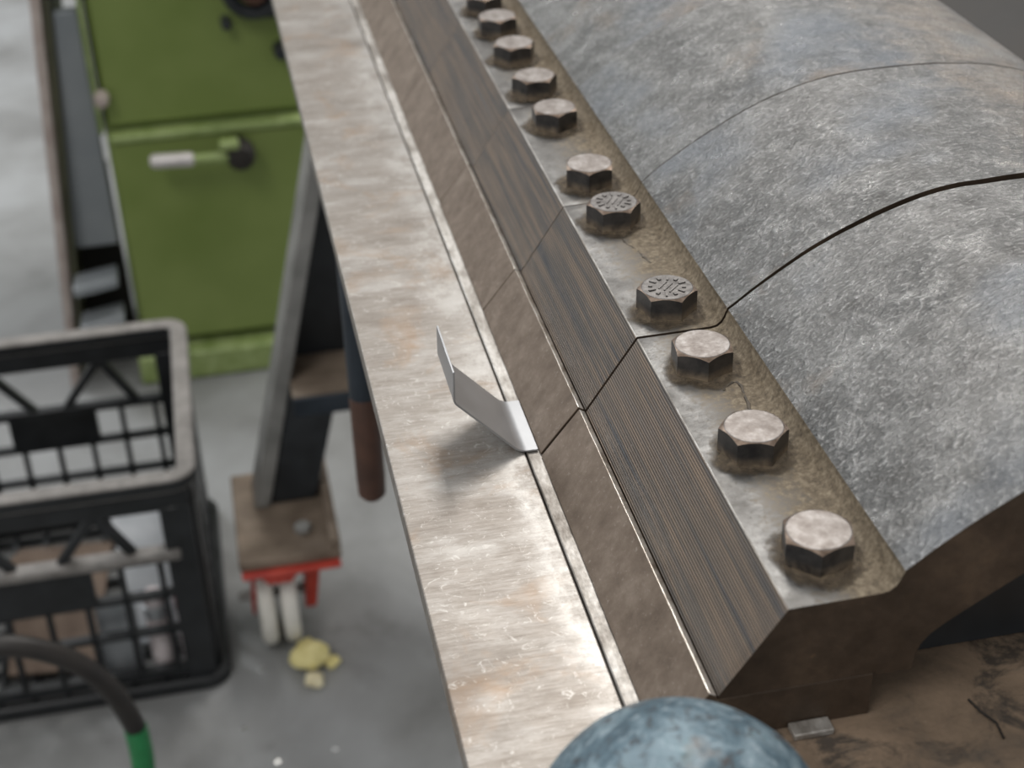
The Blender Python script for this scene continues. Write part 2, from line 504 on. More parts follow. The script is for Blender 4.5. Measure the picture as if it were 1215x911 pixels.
# bent wire on the bed
bm = bmesh.new()
tube(bm, [(0.2520, 0.3990, .8458), (0.2535, 0.3920, .8458), (0.2565, 0.3850, .8458), (0.2555, 0.3770, .8458)], 0.0005, 8)
tag(finish('wire_swarf', bm, DARKSTEEL, None, (0.255, 0.388, BEDZ)), 'thin dark bent wire lying on the brown bed at lower right', 'wire')

# ------------------------------------------------------------------ folding leaf
leaf = empty('folding_leaf', (0.09, 0.95, 0.833), 'long pale worn steel folding leaf running beside the clamping fingers', 'steel plate')
bm = bmesh.new()
box(bm, (0.0580, 0.386, 0.833), (0.1224, 1.55, BEDZ))
finish('plate', bm, PLATE, leaf, bevel=0.0007)
bm = bmesh.new()
extrude(bm, [(0.086, 0.8330), (0.118, 0.8330), (0.118, 0.775), (0.108, 0.775)], 0.40, 1.54)
finish('stiffener', bm, BLUEBLACK, leaf, bevel=0.001)

# grip rod hanging below the leaf
rod = empty('grip_rod', (0.0788, 1.0, 0.545), 'dark hanging rod with a brown grip below the pale folding leaf', 'handle')
bm = bmesh.new()
lathe(bm, [(0.0108, 0.096), (0.0108, 0.2875)], rod.location, 'Z', 24)
finish('bar', bm, BLUEBLACK, rod)
bm = bmesh.new()
lathe(bm, [(0.003, 0.0), (0.0075, 0.001), (0.0108, 0.005), (0.0113, 0.02), (0.0112, 0.093), (0.0100, 0.096)], rod.location, 'Z', 24)
finish('grip', bm, RUBBER, rod)

# ------------------------------------------------------------------ clamping fingers
OUTER = spline([(0.2196, 0.9131), (0.234, 0.9240), (0.2536, 0.9366), (0.2732, 0.9470), (0.293, 0.9552), (0.313, 0.9608), (0.3334, 0.9635),
                (0.3605, 0.9643), (0.39, 0.963), (0.42, 0.9585), (0.443, 0.9520), (0.457, 0.945)], 4)
INNER = [(0.462, 0.930), (0.462, BEDZ), (0.425, BEDZ), (0.425, 0.900), (0.40, 0.917), (0.35, 0.924), (0.31, 0.9185), (0.2850, 0.9105), (0.2673, 0.9028),
         (0.2535, 0.8943), (0.2450, 0.8890), (0.2381, 0.8844), (0.2330, 0.8805), (0.2300, 0.8765), (0.2283, 0.8720), (0.2274, 0.8645), (0.2130, 0.8645), (0.2130, 0.8657)]
BODY_FRONT = [(0.1515, 0.8657), (0.1515, 0.8675), (0.1758, 0.9034), (0.1763, 0.9038), (0.2115, 0.9042), (0.2146, 0.9048), (0.2168, 0.9066), (0.2182, 0.9092), (0.2191, 0.9118), (0.2193, 0.9114)]
VOID_FILL = [(0.2120, 0.8460), (0.2120, 0.8640), (0.2290, 0.8640), (0.2290, 0.8720), (0.2390, 0.8835), (0.2680, 0.9020), (0.3110, 0.9180), (0.3500, 0.9235), (0.4000, 0.9165), (0.4240, 0.9000), (0.4240, 0.8460)]  # profile of the black filler that darkens the arch void
CRUST1 = [(0.2000, 0.5465), (0.2030, 0.5495), (0.2073, 0.5515), (0.2085, 0.5476), (0.2071, 0.536), (0.2051, 0.5228)]
CRUST2 = [(0.1963, 0.7003), (0.1972, 0.6921), (0.2002, 0.6854), (0.2012, 0.6764), (0.2027, 0.6694)]
NOSE = [(0.1293, 0.8452), (0.1293, 0.8460), (0.1480, 0.8695), (0.1508, 0.8676), (0.1510, 0.8655), (0.2123, 0.8655), (0.2123, 0.8452)]


def finger(y0, y1, label, g0, g1, w0=0.0, w1=0.0):
    e = empty('clamping_finger', (0.20, (y0 + y1) / 2, BEDZ), label, 'machine part', 'clamping fingers in a row along the bed')
    gf0 = lambda x: g0 + w0 * max(0.0, min(1.0, (x - 0.22) / 0.14))
    gf1 = lambda x: g1 + w1 * max(0.0, min(1.0, (x - 0.22) / 0.14))
    nO, nB = len(OUTER), len(BODY_FRONT)
    body = BODY_FRONT + OUTER + INNER

    def disp(i, p):
        j = i - nB
        if 0 < j < nO - 1:
            k = mnoise.noise(Vector((p.x * 28, p.y * 28, 3.1))) * 0.0007 + mnoise.noise(Vector((p.x * 90, p.y * 90, 1.7))) * 0.00022
            p = Vector((p.x, p.y, p.z + k))
        elif j == 0 or j == nO - 1:
            p = Vector((p.x, p.y, p.z + mnoise.noise(Vector((0, p.y * 60, 0))) * 0.0003))
        return p
    n = len(body)
    mids = [3, 2, 4] + [0] * (nB - 3) + [1] * (nO - 1) + [3] * (n - nB - nO + 1)
    bm = bmesh.new()
    extrude(bm, body, y0, y1, mids, 3, max(8, int((y1 - y0) / 0.007)), gf0, gf1, disp)
    finish('body', bm, [LAND, CAST, PLANED, OILY, EDGE], e, bevel=0.0008, smooth=40)
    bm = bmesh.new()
    extrude(bm, VOID_FILL, y0 + 0.028, y1 - 0.028)
    finish('void_shade_fill', bm, BLACK, e, smooth=0)  # black filler added inside the arch so the void reads dark
    bm = bmesh.new()
    rows = max(10, int((y1 - y0) / 0.004))

    def nd(i, p):
        if i == 2:
            k = mnoise.noise(Vector((4.0, p.y * 70, 2.0))) * 0.00035
            p = Vector((p.x + k * 0.4, p.y, p.z + k))
        if i == 1:
            p = Vector((p.x - abs(mnoise.noise(Vector((9.0, p.y * 60, 2.0)))) * 0.0004, p.y, p.z))
        return p
    extrude(bm, NOSE, y0, y1, [0, 0, 1, 2, 2, 2, 2], 2, rows, lambda x: g0, lambda x: g1, nd)
    finish('nose_blade', bm, [BLADE, WORN, OILY], e, bevel=0.0004, bmat=-1, smooth=28)
    return e


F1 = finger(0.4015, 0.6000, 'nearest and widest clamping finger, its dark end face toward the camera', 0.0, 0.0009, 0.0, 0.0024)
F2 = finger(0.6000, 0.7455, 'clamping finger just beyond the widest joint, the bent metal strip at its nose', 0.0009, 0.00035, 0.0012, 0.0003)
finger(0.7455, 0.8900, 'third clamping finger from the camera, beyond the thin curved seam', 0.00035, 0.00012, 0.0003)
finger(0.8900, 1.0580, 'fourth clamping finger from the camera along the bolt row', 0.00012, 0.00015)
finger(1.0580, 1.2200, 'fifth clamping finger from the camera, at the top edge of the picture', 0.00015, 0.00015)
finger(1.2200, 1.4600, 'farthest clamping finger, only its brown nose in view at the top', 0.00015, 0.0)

for fg, path in ((F1, CRUST1), (F2, CRUST2)):
    bm = bmesh.new()
    pts = [(x + random.uniform(-4, 4) * 1e-4, y + random.uniform(-4, 4) * 1e-4, 0.9037) for x, y, _ in spline([(x, y, 0.0) for x, y in path], 5)]
    tube(bm, pts, [random.uniform(0.0004, 0.0012) for _ in pts], 6)
    finish('grease_crust', bm, simple('black_grease', (0.035, 0.027, 0.02), (0.10, 0.08, 0.057), 200, 0.7), fg)

# ------------------------------------------------------------------ hex bolts
AF = 0.0125


def hex_head():
    bm = bmesh.new()
    angs = [2 * math.pi * k / 48 for k in range(48)]

    def rh(a):
        q = (a % (math.pi / 3)) - math.pi / 6
        return AF / math.cos(q)
    H, RT = 0.0125, 0.01225
    bot = [bm.verts.new((rh(a) * math.cos(a), rh(a) * math.sin(a), 0)) for a in angs]
    up = [bm.verts.new((rh(a) * math.cos(a), rh(a) * math.sin(a), H - (rh(a) - RT) * 0.62)) for a in angs]
    top = [bm.verts.new((RT * math.cos(a), RT * math.sin(a), H)) for a in angs]
    for k in range(48):
        j = (k + 1) % 48
        bm.faces.new((bot[k], bot[j], up[j], up[k])).material_index = 0
        bm.faces.new((up[k], up[j], top[j], top[k])).material_index = 1
    bm.faces.new(bot[::-1])
    bm.faces.new(top).material_index = 0
    return bm


def mesh_of(name, bm, mats, sm=28):
    o = finish(name, bm, mats, None, local=True, smooth=sm)
    me = o.data
    bpy.data.objects.remove(o)
    return me


ME_HEAD = mesh_of('head', hex_head(), [BOLTSIDE, BOLTEDGE])
bm = bmesh.new()
lathe(bm, [(0.01225, 0.0124), (0.01185, 0.01268), (0.006, 0.01276), (0.0004, 0.01278)], (0, 0, 0), 'Z', 48)
ME_TOP = mesh_of('worn_face', bm, [BOLTTOP])
ME_TOPG = ME_TOP.copy()
ME_TOPG.materials.clear()
ME_TOPG.materials.append(BOLTGREY)
bm = bmesh.new()
lathe(bm, [(0.0110, 0.0016), (0.0140, 0.0013), (0.0165, 0.0007), (0.0200, 0.00025), (0.0215, 0.00012)], (0, 0, 0), 'Z', 40)
ME_GRIME = mesh_of('grime_ring', bm, [GRIME], 60)
bm = bmesh.new()
for k in range(12):       # raised grade strokes round the face
    a = 2 * math.pi * k / 12
    c, s = math.cos(a), math.sin(a)
    r0, r1, hw = (0.0062, 0.0097, 0.0005) if k % 2 else (0.0070, 0.0090, 0.0008)
    bot = [(r * c - t * s, r * s + t * c, 0.0125) for r, t in ((r0, -hw), (r1, -hw), (r1, hw), (r0, hw))]
    hexa(bm, bot, [(q[0], q[1], 0.0133) for q in bot])
for k in range(3):        # short bars across the middle
    bot = [(u, v, 0.0125) for u, v in ((-0.004, -0.003 + k * 0.003), (0.004, -0.0025 + k * 0.003), (0.004, -0.0018 + k * 0.003), (-0.004, -0.0023 + k * 0.003))]
    hexa(bm, bot, [(q[0], q[1], 0.0132) for q in bot])
ME_MARK = mesh_of('grade_marking', bm, [BOLTGREY], 0)

BOLTS = [  # y, turn of a corner from the camera direction in degrees, grade marks, label
    (0.4274, 9, 0, 'hex bolt nearest the camera, alone by the dark end face'),
    (0.4988, -24, 0, 'second nearest hex bolt, midway along the widest finger'),
    (0.5670, 13, 0, 'hex bolt touching the near side of the widest finger joint'),
    (0.6212, -30, 1, 'hex bolt with raised radial marks just beyond the widest joint'),
    (0.7182, -22, 1, 'dark hex bolt with raised marks on the second finger, next to the thin seam'),
    (0.7697, 0, 0, 'pale hex bolt just beyond the thin curved seam'),
    (0.8545, 10, 0, 'hex bolt at the far end of the third finger'),
    (0.9091, -20, 0, 'tan topped hex bolt at the near end of the fourth finger'),
    (0.9710, -10, 0, 'hex bolt in the middle of the fourth finger'),
    (1.0270, 8, 0, 'second smallest hex bolt, near the top edge of the picture'),
    (1.0750, 3, 0, 'farthest hex bolt, cut by the top edge of the picture'),
]
for y, turn, mark, label in BOLTS:
    e = empty('hex_bolt', (0.1965, y, 0.9041), label, 'bolt', 'hex bolts along the clamping fingers')
    to_cam = math.atan2(-y, -0.1965)
    rz = to_cam + math.radians(turn)
    parts = [('head', ME_HEAD), ('worn_face', ME_TOPG if mark else ME_TOP), ('grime_ring', ME_GRIME)]
    if mark: parts.insert(2, ('grade_marking', ME_MARK))
    for nm, me in parts:
        o = bpy.data.objects.new(nm, me)
        COL.objects.link(o)
        if nm == 'grade_marking':
            o.parent = face
        else:
            o.parent = e
            o.rotation_euler[2] = rz
        if nm == 'worn_face': face = o

# ------------------------------------------------------------------ bent sheet strip clamped at the nose
T = 0.0010
cl = [(0.1289, 0.8460), (0.1262, 0.8461)]
for k in range(9):          # lower bend, radius 9 mm, up to 47 degrees
    a = math.radians(47 * k / 8)
    cl.append((0.1240 - 0.009 * math.sin(a), 0.8461 + 0.009 * (1 - math.cos(a))))
x0, z0 = cl[-1]
L = 0.0395
a = math.radians(47)
cl.append((x0 - L * math.cos(a), z0 + L * math.sin(a)))
x1, z1 = cl[-1]
for k in range(1, 6):       # upper bend to vertical
    b = math.radians(47 + 44 * k / 5)
    x1 -= 0.0007 * math.cos(b)
    z1 += 0.0007 * math.sin(b)
    cl.append((x1, z1))
cl.append((x1 + 0.0003, z1 + 0.0145))
pa, pb = [], []
for i, p in enumerate(cl):
    d = (Vector(cl[min(i + 1, len(cl) - 1)]) - Vector(cl[max(i - 1, 0)])).normalized()
    nrm = Vector((d.y, -d.x))
    pa.append(tuple(Vector(p) + nrm * T / 2))
    pb.append(tuple(Vector(p) - nrm * T / 2))
bm = bmesh.new()
extrude(bm, pa + pb[::-1], 0.6040, 0.6490)
tag(finish('bent_sheet_strip', bm, SHEET, None, (0.127, 0.6265, BEDZ), bevel=0.00015, seg=1, smooth=30), 'small bright bent sheet metal strip standing up from the folding leaf', 'metal strip')

# ------------------------------------------------------------------ blue ball at the near end
knob = empty('ball_knob', (0.115, 0.33, 0.78), 'scuffed blue ball at the near end of the folding leaf', 'ball knob')
bm = bmesh.new()
R0 = 0.0505
prof = [(R0 * math.sin(math.pi * k / 40), -R0 * math.cos(math.pi * k / 40)) for k in range(41)]
prof[0] = (0.0006, -R0)
prof[-1] = (0.0006, R0)
lathe(bm, prof, (0.1145, 0.33, 0.8715), 'Z', 64)
for v in bm.verts:
    k = mnoise.noise(v.co * 40) * 0.0006
    v.co.z += k
finish('ball', bm, BLUE, knob, smooth=60)
bm = bmesh.new()
tube(bm, spline([(0.115, 0.33, 0.835), (0.115, 0.33, 0.815), (0.117, 0.33, 0.80), (0.125, 0.33, 0.79), (0.1715, 0.33, 0.79)], 4), 0.014, 20)
finish('stem', bm, BLACK, knob)

# ------------------------------------------------------------------ machine stand with caster
stand = empty('machine_stand', (0.02, 1.50, 0.0), 'black slanting leg stand with a dusty foot on a red twin wheel caster', 'stand')


def leg_x(z):
    return -0.024 + (z - 0.147) * 0.244


bm = bmesh.new()
zb, zt = 0.161, 0.699
zm = 0.3265
bm = bmesh.new()
hexa(bm, [(leg_x(zb) + 0.019, 1.545, zb), (leg_x(zb) + 0.075, 1.545, zb), (leg_x(zb) + 0.075, 1.60, zb), (leg_x(zb) + 0.019, 1.60, zb)],
     [(leg_x(zm) + 0.019, 1.545, zm), (leg_x(zm) + 0.078, 1.545, zm), (leg_x(zm) + 0.078, 1.60, zm), (leg_x(zm) + 0.019, 1.60, zm)])
finish('leg', bm, BLACK, stand, bevel=0.003)
bm = bmesh.new()
hexa(bm, [(leg_x(zm) + 0.019, 1.60, zm), (leg_x(zm) + 0.10, 1.60, zm), (leg_x(zm) + 0.10, 1.64, zm), (leg_x(zm) + 0.019, 1.64, zm)],
     [(leg_x(zt) + 0.019, 1.56, zt), (leg_x(zt) + 0.15, 1.56, zt), (leg_x(zt) + 0.15, 1.60, zt), (leg_x(zt) + 0.019, 1.60, zt)])
finish('upper_leg', bm, BLACK, stand, bevel=0.003)
bm = bmesh.new()
hexa(bm, [(leg_x(zb), 1.540, zb), (leg_x(zb) + 0.0185, 1.540, zb), (leg_x(zb) + 0.0185, 1.60, zb), (leg_x(zb), 1.60, zb)],
     [(leg_x(zt), 1.540, zt), (leg_x(zt) + 0.0185, 1.540, zt), (leg_x(zt) + 0.0185, 1.60, zt), (leg_x(zt), 1.60, zt)])
finish('leg_flange', bm, LEGEDGE, stand, bevel=0.002)
bm = bmesh.new()
box(bm, (0.039, 1.500, 0.308), (0.42, 1.505, 0.332))
box(bm, (0.039, 1.505, 0.327), (0.42, 1.5395, 0.332), 1)
box(bm, (leg_x(0.33) + 0.0190, 1.5395, 0.327), (0.42, 1.598, 0.332), 1)
finish('crossbeam', bm, [BLUEBLACK, DUSTY], stand, bevel=0.001)
bm = bmesh.new()
box(bm, (0.132, 1.600, 0.333), (0.42, 1.64, 0.699))
finish('side_panel', bm, BLACK, stand, bevel=0.002)
bm = bmesh.new()
box(bm, (-0.046, 1.440, 0.146), (0.072, 1.620, 0.160))
box(bm, (0.060, 1.440, 0.160), (0.072, 1.620, 0.176))
foot = finish('foot_plate', bm, DUSTY, stand, bevel=0.003)
bm = bmesh.new()
lathe(bm, [(0.0105, 0.0), (0.0105, 0.007), (0.009, 0.009)], (0.032, 1.485, 0.1605), 'Z', 6)
finish('foot_bolt', bm, LEGEDGE, foot, bevel=0.001)
bm = bmesh.new()
box(bm, (-0.044, 1.432, 0.139), (0.070, 1.56, 0.1455))
finish('caster_plate', bm, RED, stand, bevel=0.002)
bm = bmesh.new()
extrude(bm, [(-0.026, 0.1385), (0.022, 0.1385), (0.012, 0.124), (-0.016, 0.124)], 1.436, 1.452)
finish('caster_crown', bm, RED, stand, bevel=0.004)
for x0, x1 in ((0.024, 0.038), (-0.040, -0.036)):
    bm = bmesh.new()
    hexa(bm, [(x0, 1.490, 0.040), (x1, 1.490, 0.040), (x1, 1.520, 0.040), (x0, 1.520, 0.040)],
         [(x0 + 0.008, 1.470, 0.1385), (x1 + 0.012, 1.470, 0.1385), (x1 + 0.012, 1.540, 0.1385), (x0 + 0.008, 1.540, 0.1385)])
    finish('caster_fork', bm, RED, stand, bevel=0.002)
for xc in (-0.0215, 0.0055):
    bm = bmesh.new()
    lathe(bm, [(0.012, -0.010), (0.052, -0.010), (0.058, -0.007), (0.060, 0.0), (0.058, 0.007), (0.052, 0.010), (0.012, 0.010)], (xc, 1.500, 0.0605), 'X', 48)
    finish('wheel', bm, WHEEL, stand)
bm = bmesh.new()
lathe(bm, [(0.006, -0.046), (0.006, 0.036)], (-0.008, 1.505, 0.0605), 'X', 16)
finish('axle', bm, LEGEDGE, stand)
bm = bmesh.new()
box(bm, (0.30, 0.40, 0.0), (0.40, 0.46, 0.699))
finish('leg', bm, BLACK, stand, bevel=0.003)

# ------------------------------------------------------------------ green machine cabinet
cab = empty('green_cabinet', (0.0, 2.30, 0.0), 'green painted machine cabinet with a lever latch standing on the floor', 'cabinet')
bm = bmesh.new()
box(bm, (-0.165, 2.185, 0.05), (0.135, 2.60, 1.0))
finish('body', bm, GREEN, cab, bevel=0.004)
bm = bmesh.new()
box(bm, (-0.158, 2.172, 0.413), (0.130, 2.1848, 0.97))
finish('upper_door', bm, GREEN, cab, bevel=0.003)
bm = bmesh.new()
box(bm, (-0.158, 2.156, 0.062), (0.130, 2.1848, 0.392))
lower = finish('lower_door', bm, GREEN, cab, bevel=0.003)
bm = bmesh.new()
box(bm, (-0.160, 2.150, 0.393), (0.132, 2.1848, 0.404))
finish('door_ledge', bm, GREENL, cab, bevel=0.003)  # lighter green puts the ledge's top-lit brightness into its colour
bm = bmesh.new()
box(bm, (-0.172, 2.130, 0.0), (0.140, 2.61, 0.049))
finish('plinth', bm, GREENL, cab, bevel=0.006)
bm = bmesh.new()
box(bm, (-0.1720, 2.160, 0.405), (-0.1655, 2.19, 1.0))
finish('edge_trim', bm, GREENL, cab, bevel=0.003)
bm = bmesh.new()
lathe(bm, [(0.002, -0.012), (0.009, -0.010), (0.011, 0.0), (0.011, 0.012)], (-0.160, 2.150, 0.462), 'Y', 20)
finish('hinge_pin', bm, TAN, cab)
bm = bmesh.new()
lathe(bm, [(0.003, -0.030), (0.016, -0.028), (0.021, -0.020), (0.022, 0.0), (0.016, 0.004), (0.014, 0.028)], (0.022, 2.127, 0.372), 'Y', 32)
latch = finish('latch_boss', bm, DARKSTEEL, lower)
bm = bmesh.new()
tube(bm, [(0.010, 2.112, 0.372), (-0.044, 2.108, 0.376)], [0.010, 0.0065], 20)
finish('latch_lever', bm, GREENL, lower)
bm = bmesh.new()
tube(bm, [(-0.044, 2.108, 0.376), (-0.047, 2.108, 0.3762), (-0.100, 2.106, 0.380), (-0.105, 2.106, 0.3803)], [0.008, 0.0105, 0.0105, 0.007], 20)
finish('latch_sleeve', bm, simple('bare_pale_steel', (0.50, 0.47, 0.46), (0.66, 0.63, 0.61), 40, 0.4, 0.3), lower)
bm = bmesh.new()
box(bm, (-0.006, 2.098, 0.386), (0.022, 2.118, 0.400))
finish('latch_catch', bm, GREENL, lower, bevel=0.004)
bm = bmesh.new()
ring = [(0.068 + 0.036 * math.cos(t * math.pi / 16), 2.140, 0.606 + 0.036 * math.sin(t * math.pi / 16)) for t in range(33)]
tube(bm, ring, 0.010, 14, cap=False)
wheel_rim = finish('handwheel_rim', bm, BLACK, cab)
bm = bmesh.new()
lathe(bm, [(0.004, -0.03), (0.018, -0.028), (0.022, -0.01), (0.022, 0.028)], (0.068, 2.1435, 0.606), 'Y', 28)
finish('handwheel_hub', bm, RUBBER, wheel_rim)
bm = bmesh.new()
box(bm, (0.075, 2.1375, 0.560), (0.130, 2.1715, 0.588))
finish('handwheel_bracket', bm, BLACK, cab, bevel=0.004)
bm = bmesh.new()
lathe(bm, [(0.002, -0.014), (0.007, -0.013), (0.008, 0.0), (0.008, 0.012)], (0.026, 2.1595, 0.553), 'Y', 20)
finish('stop_button', bm, BLACK, cab)
bm = bmesh.new()
lathe(bm, [(0.002, -0.014), (0.010, -0.012), (0.012, 0.012)], (0.098, 2.1595, 0.505), 'Y', 20)
finish('oil_plug', bm, BLACK, cab)

# left upright of the green machine with recessed grey panel and grey bars
upr = empty('machine_upright', (-0.235, 2.25, 0.0), 'narrow upright with a pinkish edge and recessed grey panel left of the green cabinet', 'machine part')
bm = bmesh.new()
hexa(bm, [(-0.281, 2.150, 0.0), (-0.267, 2.150, 0.0), (-0.267, 2.20, 0.0), (-0.281, 2.20, 0.0)],
     [(-0.223, 2.150, 0.72), (-0.209, 2.150, 0.72), (-0.209, 2.20, 0.72), (-0.223, 2.20, 0.72)])
finish('edge_post', bm, TAN, upr, bevel=0.003)
bm = bmesh.new()
hexa(bm, [(-0.2665, 2.165, 0.0), (-0.256, 2.165, 0.0), (-0.256, 2.45, 0.0), (-0.2665, 2.45, 0.0)],
     [(-0.2085, 2.165, 0.72), (-0.198, 2.165, 0.72), (-0.198, 2.45, 0.72), (-0.2085, 2.45, 0.72)])
finish('side_plate', bm, simple('shaded_olive_paint', (0.05, 0.052, 0.03), (0.10, 0.10, 0.06), 12, 0.5), upr, bevel=0.002)  # olive paint darkened for the shadow strip beside the post
bm = bmesh.new()
hexa(bm, [(-0.240, 2.195, 0.215), (-0.1735, 2.195, 0.215), (-0.1735, 2.215, 0.215), (-0.240, 2.215, 0.215)],
     [(-0.207, 2.175, 0.585), (-0.1735, 2.175, 0.585), (-0.1735, 2.195, 0.585), (-0.207, 2.195, 0.585)])
finish('grey_panel', bm, GREYP, upr, bevel=0.003)
bm = bmesh.new()
box(bm, (-0.198, 2.19, 0.60), (-0.1735, 2.24, 0.72))
finish('grey_panel_top', bm, GREYP, upr, bevel=0.003)
for zz in (0.170, 0.105):
    bm = bmesh.new()
    hexa(bm, [(-0.246, 2.12, zz), (-0.182, 2.14, zz), (-0.182, 2.19, zz), (-0.246, 2.17, zz)],
         [(-0.246, 2.12, zz + 0.016), (-0.182, 2.14, zz + 0.016), (-0.182, 2.19, zz + 0.016), (-0.246, 2.17, zz + 0.016)])
    finish('grey_bar', bm, GREYP, upr, bevel=0.003)
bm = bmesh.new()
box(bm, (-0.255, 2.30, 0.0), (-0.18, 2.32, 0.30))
finish('dark_backing', bm, DARKSTEEL, upr)

# ------------------------------------------------------------------ black crate
CX, CY, CW, CD, CH = -0.262, 1.6025, 0.372, 0.365, 0.302
crate = empty('plastic_crate', (CX, CY, 0.0), 'black plastic lattice crate with scuffed grey rim standing on the floor', 'crate')


def wall(name, n0, n1, axis, side):
    """lattice wall in the plane axis=side; n0..n1 run along the wall."""
    bm = bmesh.new()
    t = 0.006

    def slab(a0, a1, z0, z1, th=t, mi=0):
        if axis == 'y': box(bm, (a0, side - th, z0), (a1, side + th, z1), mi)
        else: box(bm, (side - th, a0, z0), (side + th, a1, z1), mi)

    def brace(a0, z0, a1, z1, wd=0.006):
        q = [(a0 - wd, z0), (a0 + wd, z0), (a1 + wd, z1), (a1 - wd, z1)]
        if axis == 'y': hexa(bm, [(a, side - t, z) for a, z in q], [(a, side + t, z) for a, z in q])
        else: hexa(bm, [(side - t, a, z) for a, z in q], [(side + t, a, z) for a, z in q])
    Lw = n1 - n0
    mid = (n0 + n1) / 2
    slab(n0, n1, 0.258, 0.283, 0.006)                       # band below the rim
    slab(n0, n0 + 0.034, 0.0, 0.262, 0.007); slab(n1 - 0.034, n1, 0.0, 0.262, 0.007)
    slab(n0 + 0.03, n1 - 0.03, 0.188, 0.198, 0.007)         # middle rail
    slab(mid - 0.055, mid + 0.055, 0.140, 0.190, 0.007)     # plaque
    slab(n0 + 0.03, n1 - 0.03, 0.020, 0.034)
    slab(n0 + 0.03, n1 - 0.03, 0.085, 0.093)
    slab(n0 + 0.03, n1 - 0.03, 0.137, 0.145)
    k = 8
    for i in range(1, k):
        a = n0 + Lw * i / k
        slab(a - 0.0032, a + 0.0032, 0.03, 0.19)
    for sgn in (-1, 1):
        brace(mid + sgn * 0.020, 0.196, mid + sgn * 0.068, 0.260)
        brace(mid + sgn * 0.068 + sgn * 0.040, 0.196, mid + sgn * 0.072, 0.260)
    finish(name, bm, CRATE, crate, bevel=0.0012, seg=1)


X0, X1, Y0, Y1 = CX - CW / 2, CX + CW / 2, CY - CD / 2, CY + CD / 2
wall('front_wall', X0 + 0.012, X1 - 0.012, 'y', Y0 + 0.012)
wall('back_wall', X0 + 0.012, X1 - 0.012, 'y', Y1 - 0.012)
wall('side_wall', Y0 + 0.020, Y1 - 0.020, 'x', X0 + 0.014)
wall('side_wall', Y0 + 0.020, Y1 - 0.020, 'x', X1 - 0.014)


def rounded(x0, x1, y0, y1, r, n=7):
    pts = []
    for cx, cy, a0 in ((x1 - r, y1 - r, 0), (x0 + r, y1 - r, 90), (x0 + r, y0 + r, 180), (x1 - r, y0 + r, 270)):
        for k in range(n):
            a = math.radians(a0 + 90 * k / (n - 1))
            pts.append((cx + r * math.cos(a), cy + r * math.sin(a)))
    return pts


def band(bm, off, wd, z0, z1, r=0.030, mi=0, mtop=None):
    a = rounded(X0 + off, X1 - off, Y0 + off, Y1 - off, r)
    b = rounded(X0 + off + wd, X1 - off - wd, Y0 + off + wd, Y1 - off - wd, max(r - wd, 0.004))
    n = len(a)
    va = [[bm.verts.new((*p, z)) for p in q] for q, z in ((a, z0), (a, z1), (b, z1), (b, z0))]
    for s in range(4):
        A, B = va[s], va[(s + 1) % 4]
        for k in range(n):
            bm.faces.new((A[k], A[(k + 1) % n], B[(k + 1) % n], B[k])).material_index = (mtop if (mtop is not None and s == 1) else mi)


bm = bmesh.new()
band(bm, 0.0, 0.021, 0.284, CH, mi=0, mtop=1)
finish('rim', bm, [CRATE, RIM], crate, bevel=0.003, bmat=1)
bm = bmesh.new()
box(bm, (X0 + 0.03, Y0 - 0.004, 0.196), (X1 - 0.03, Y0 + 0.018, 0.206))
finish('front_rail', bm, RIM, crate, bevel=0.002)
bm = bmesh.new()
band(bm, -0.004, 0.012, 0.0, 0.018)
finish('bottom_rim', bm, CRATE, crate, bevel=0.003)
bm = bmesh.new()
for i in range(9):
    xx = X0 + 0.03 + (CW - 0.066) * i / 8
    box(bm, (xx, Y0 + 0.02, 0.004), (xx + 0.006, Y1 - 0.02, 0.012))
for i in range(9):
    yy = Y0 + 0.03 + (CD - 0.066) * i / 8
    box(bm, (X0 + 0.02, yy, 0.004), (X1 - 0.02, yy + 0.006, 0.012))
finish('floor_lattice', bm, CRATE, crate)

# scrap inside the crate


def sheet(name, pts, th, mat, label, cat, bend=None):
    """bent sheet offcut: list of quads' corner rows, given thickness along z."""
    bm = bmesh.new()
    rows = []
    for a, b in pts:
        rows.append([bm.verts.new(Vector(a)), bm.verts.new(Vector(b)), bm.verts.new(Vector(b) + Vector((0, 0, th))), bm.verts.new(Vector(a) + Vector((0, 0, th)))])
    for p, q in zip(rows, rows[1:]):
        for k in range(4):
            bm.faces.new((p[k], p[(k + 1) % 4], q[(k + 1) % 4], q[k]))
    bm.faces.new(rows[0][::-1]); bm.faces.new(rows[-1])
    c = Vector((0, 0, 0))
    for v in bm.verts: c += v.co
    c /= len(bm.verts)
    c.z = min(v.co.z for v in bm.verts)
    return tag(finish(name, bm, mat, None, c, bevel=0.0006, seg=1), label, cat)


sheet('rusty_plate', [((-0.33, 1.47, 0.020), (-0.23, 1.46, 0.020)), ((-0.32, 1.60, 0.095), (-0.20, 1.59, 0.095)), ((-0.31, 1.62, 0.090), (-0.19, 1.61, 0.090))], 0.004, SCRAPB, 'brown rusted steel plate leaning inside the black crate', 'scrap metal')
sheet('grey_offcut', [((-0.185, 1.49, 0.020), (-0.115, 1.50, 0.020)), ((-0.195, 1.60, 0.110), (-0.120, 1.61, 0.110)), ((-0.200, 1.64, 0.150), (-0.125, 1.65, 0.150))], 0.003, SCRAPG, 'light grey sheet offcut leaning at the right inside the black crate', 'scrap metal')
sheet('folded_offcut', [((-0.42, 1.50, 0.020), (-0.35, 1.49, 0.020)), ((-0.41, 1.56, 0.110), (-0.34, 1.55, 0.110)), ((-0.40, 1.60, 0.105), (-0.33, 1.59, 0.105))], 0.003, SCRAPG, 'folded grey sheet offcut at the left inside the black crate', 'scrap metal')
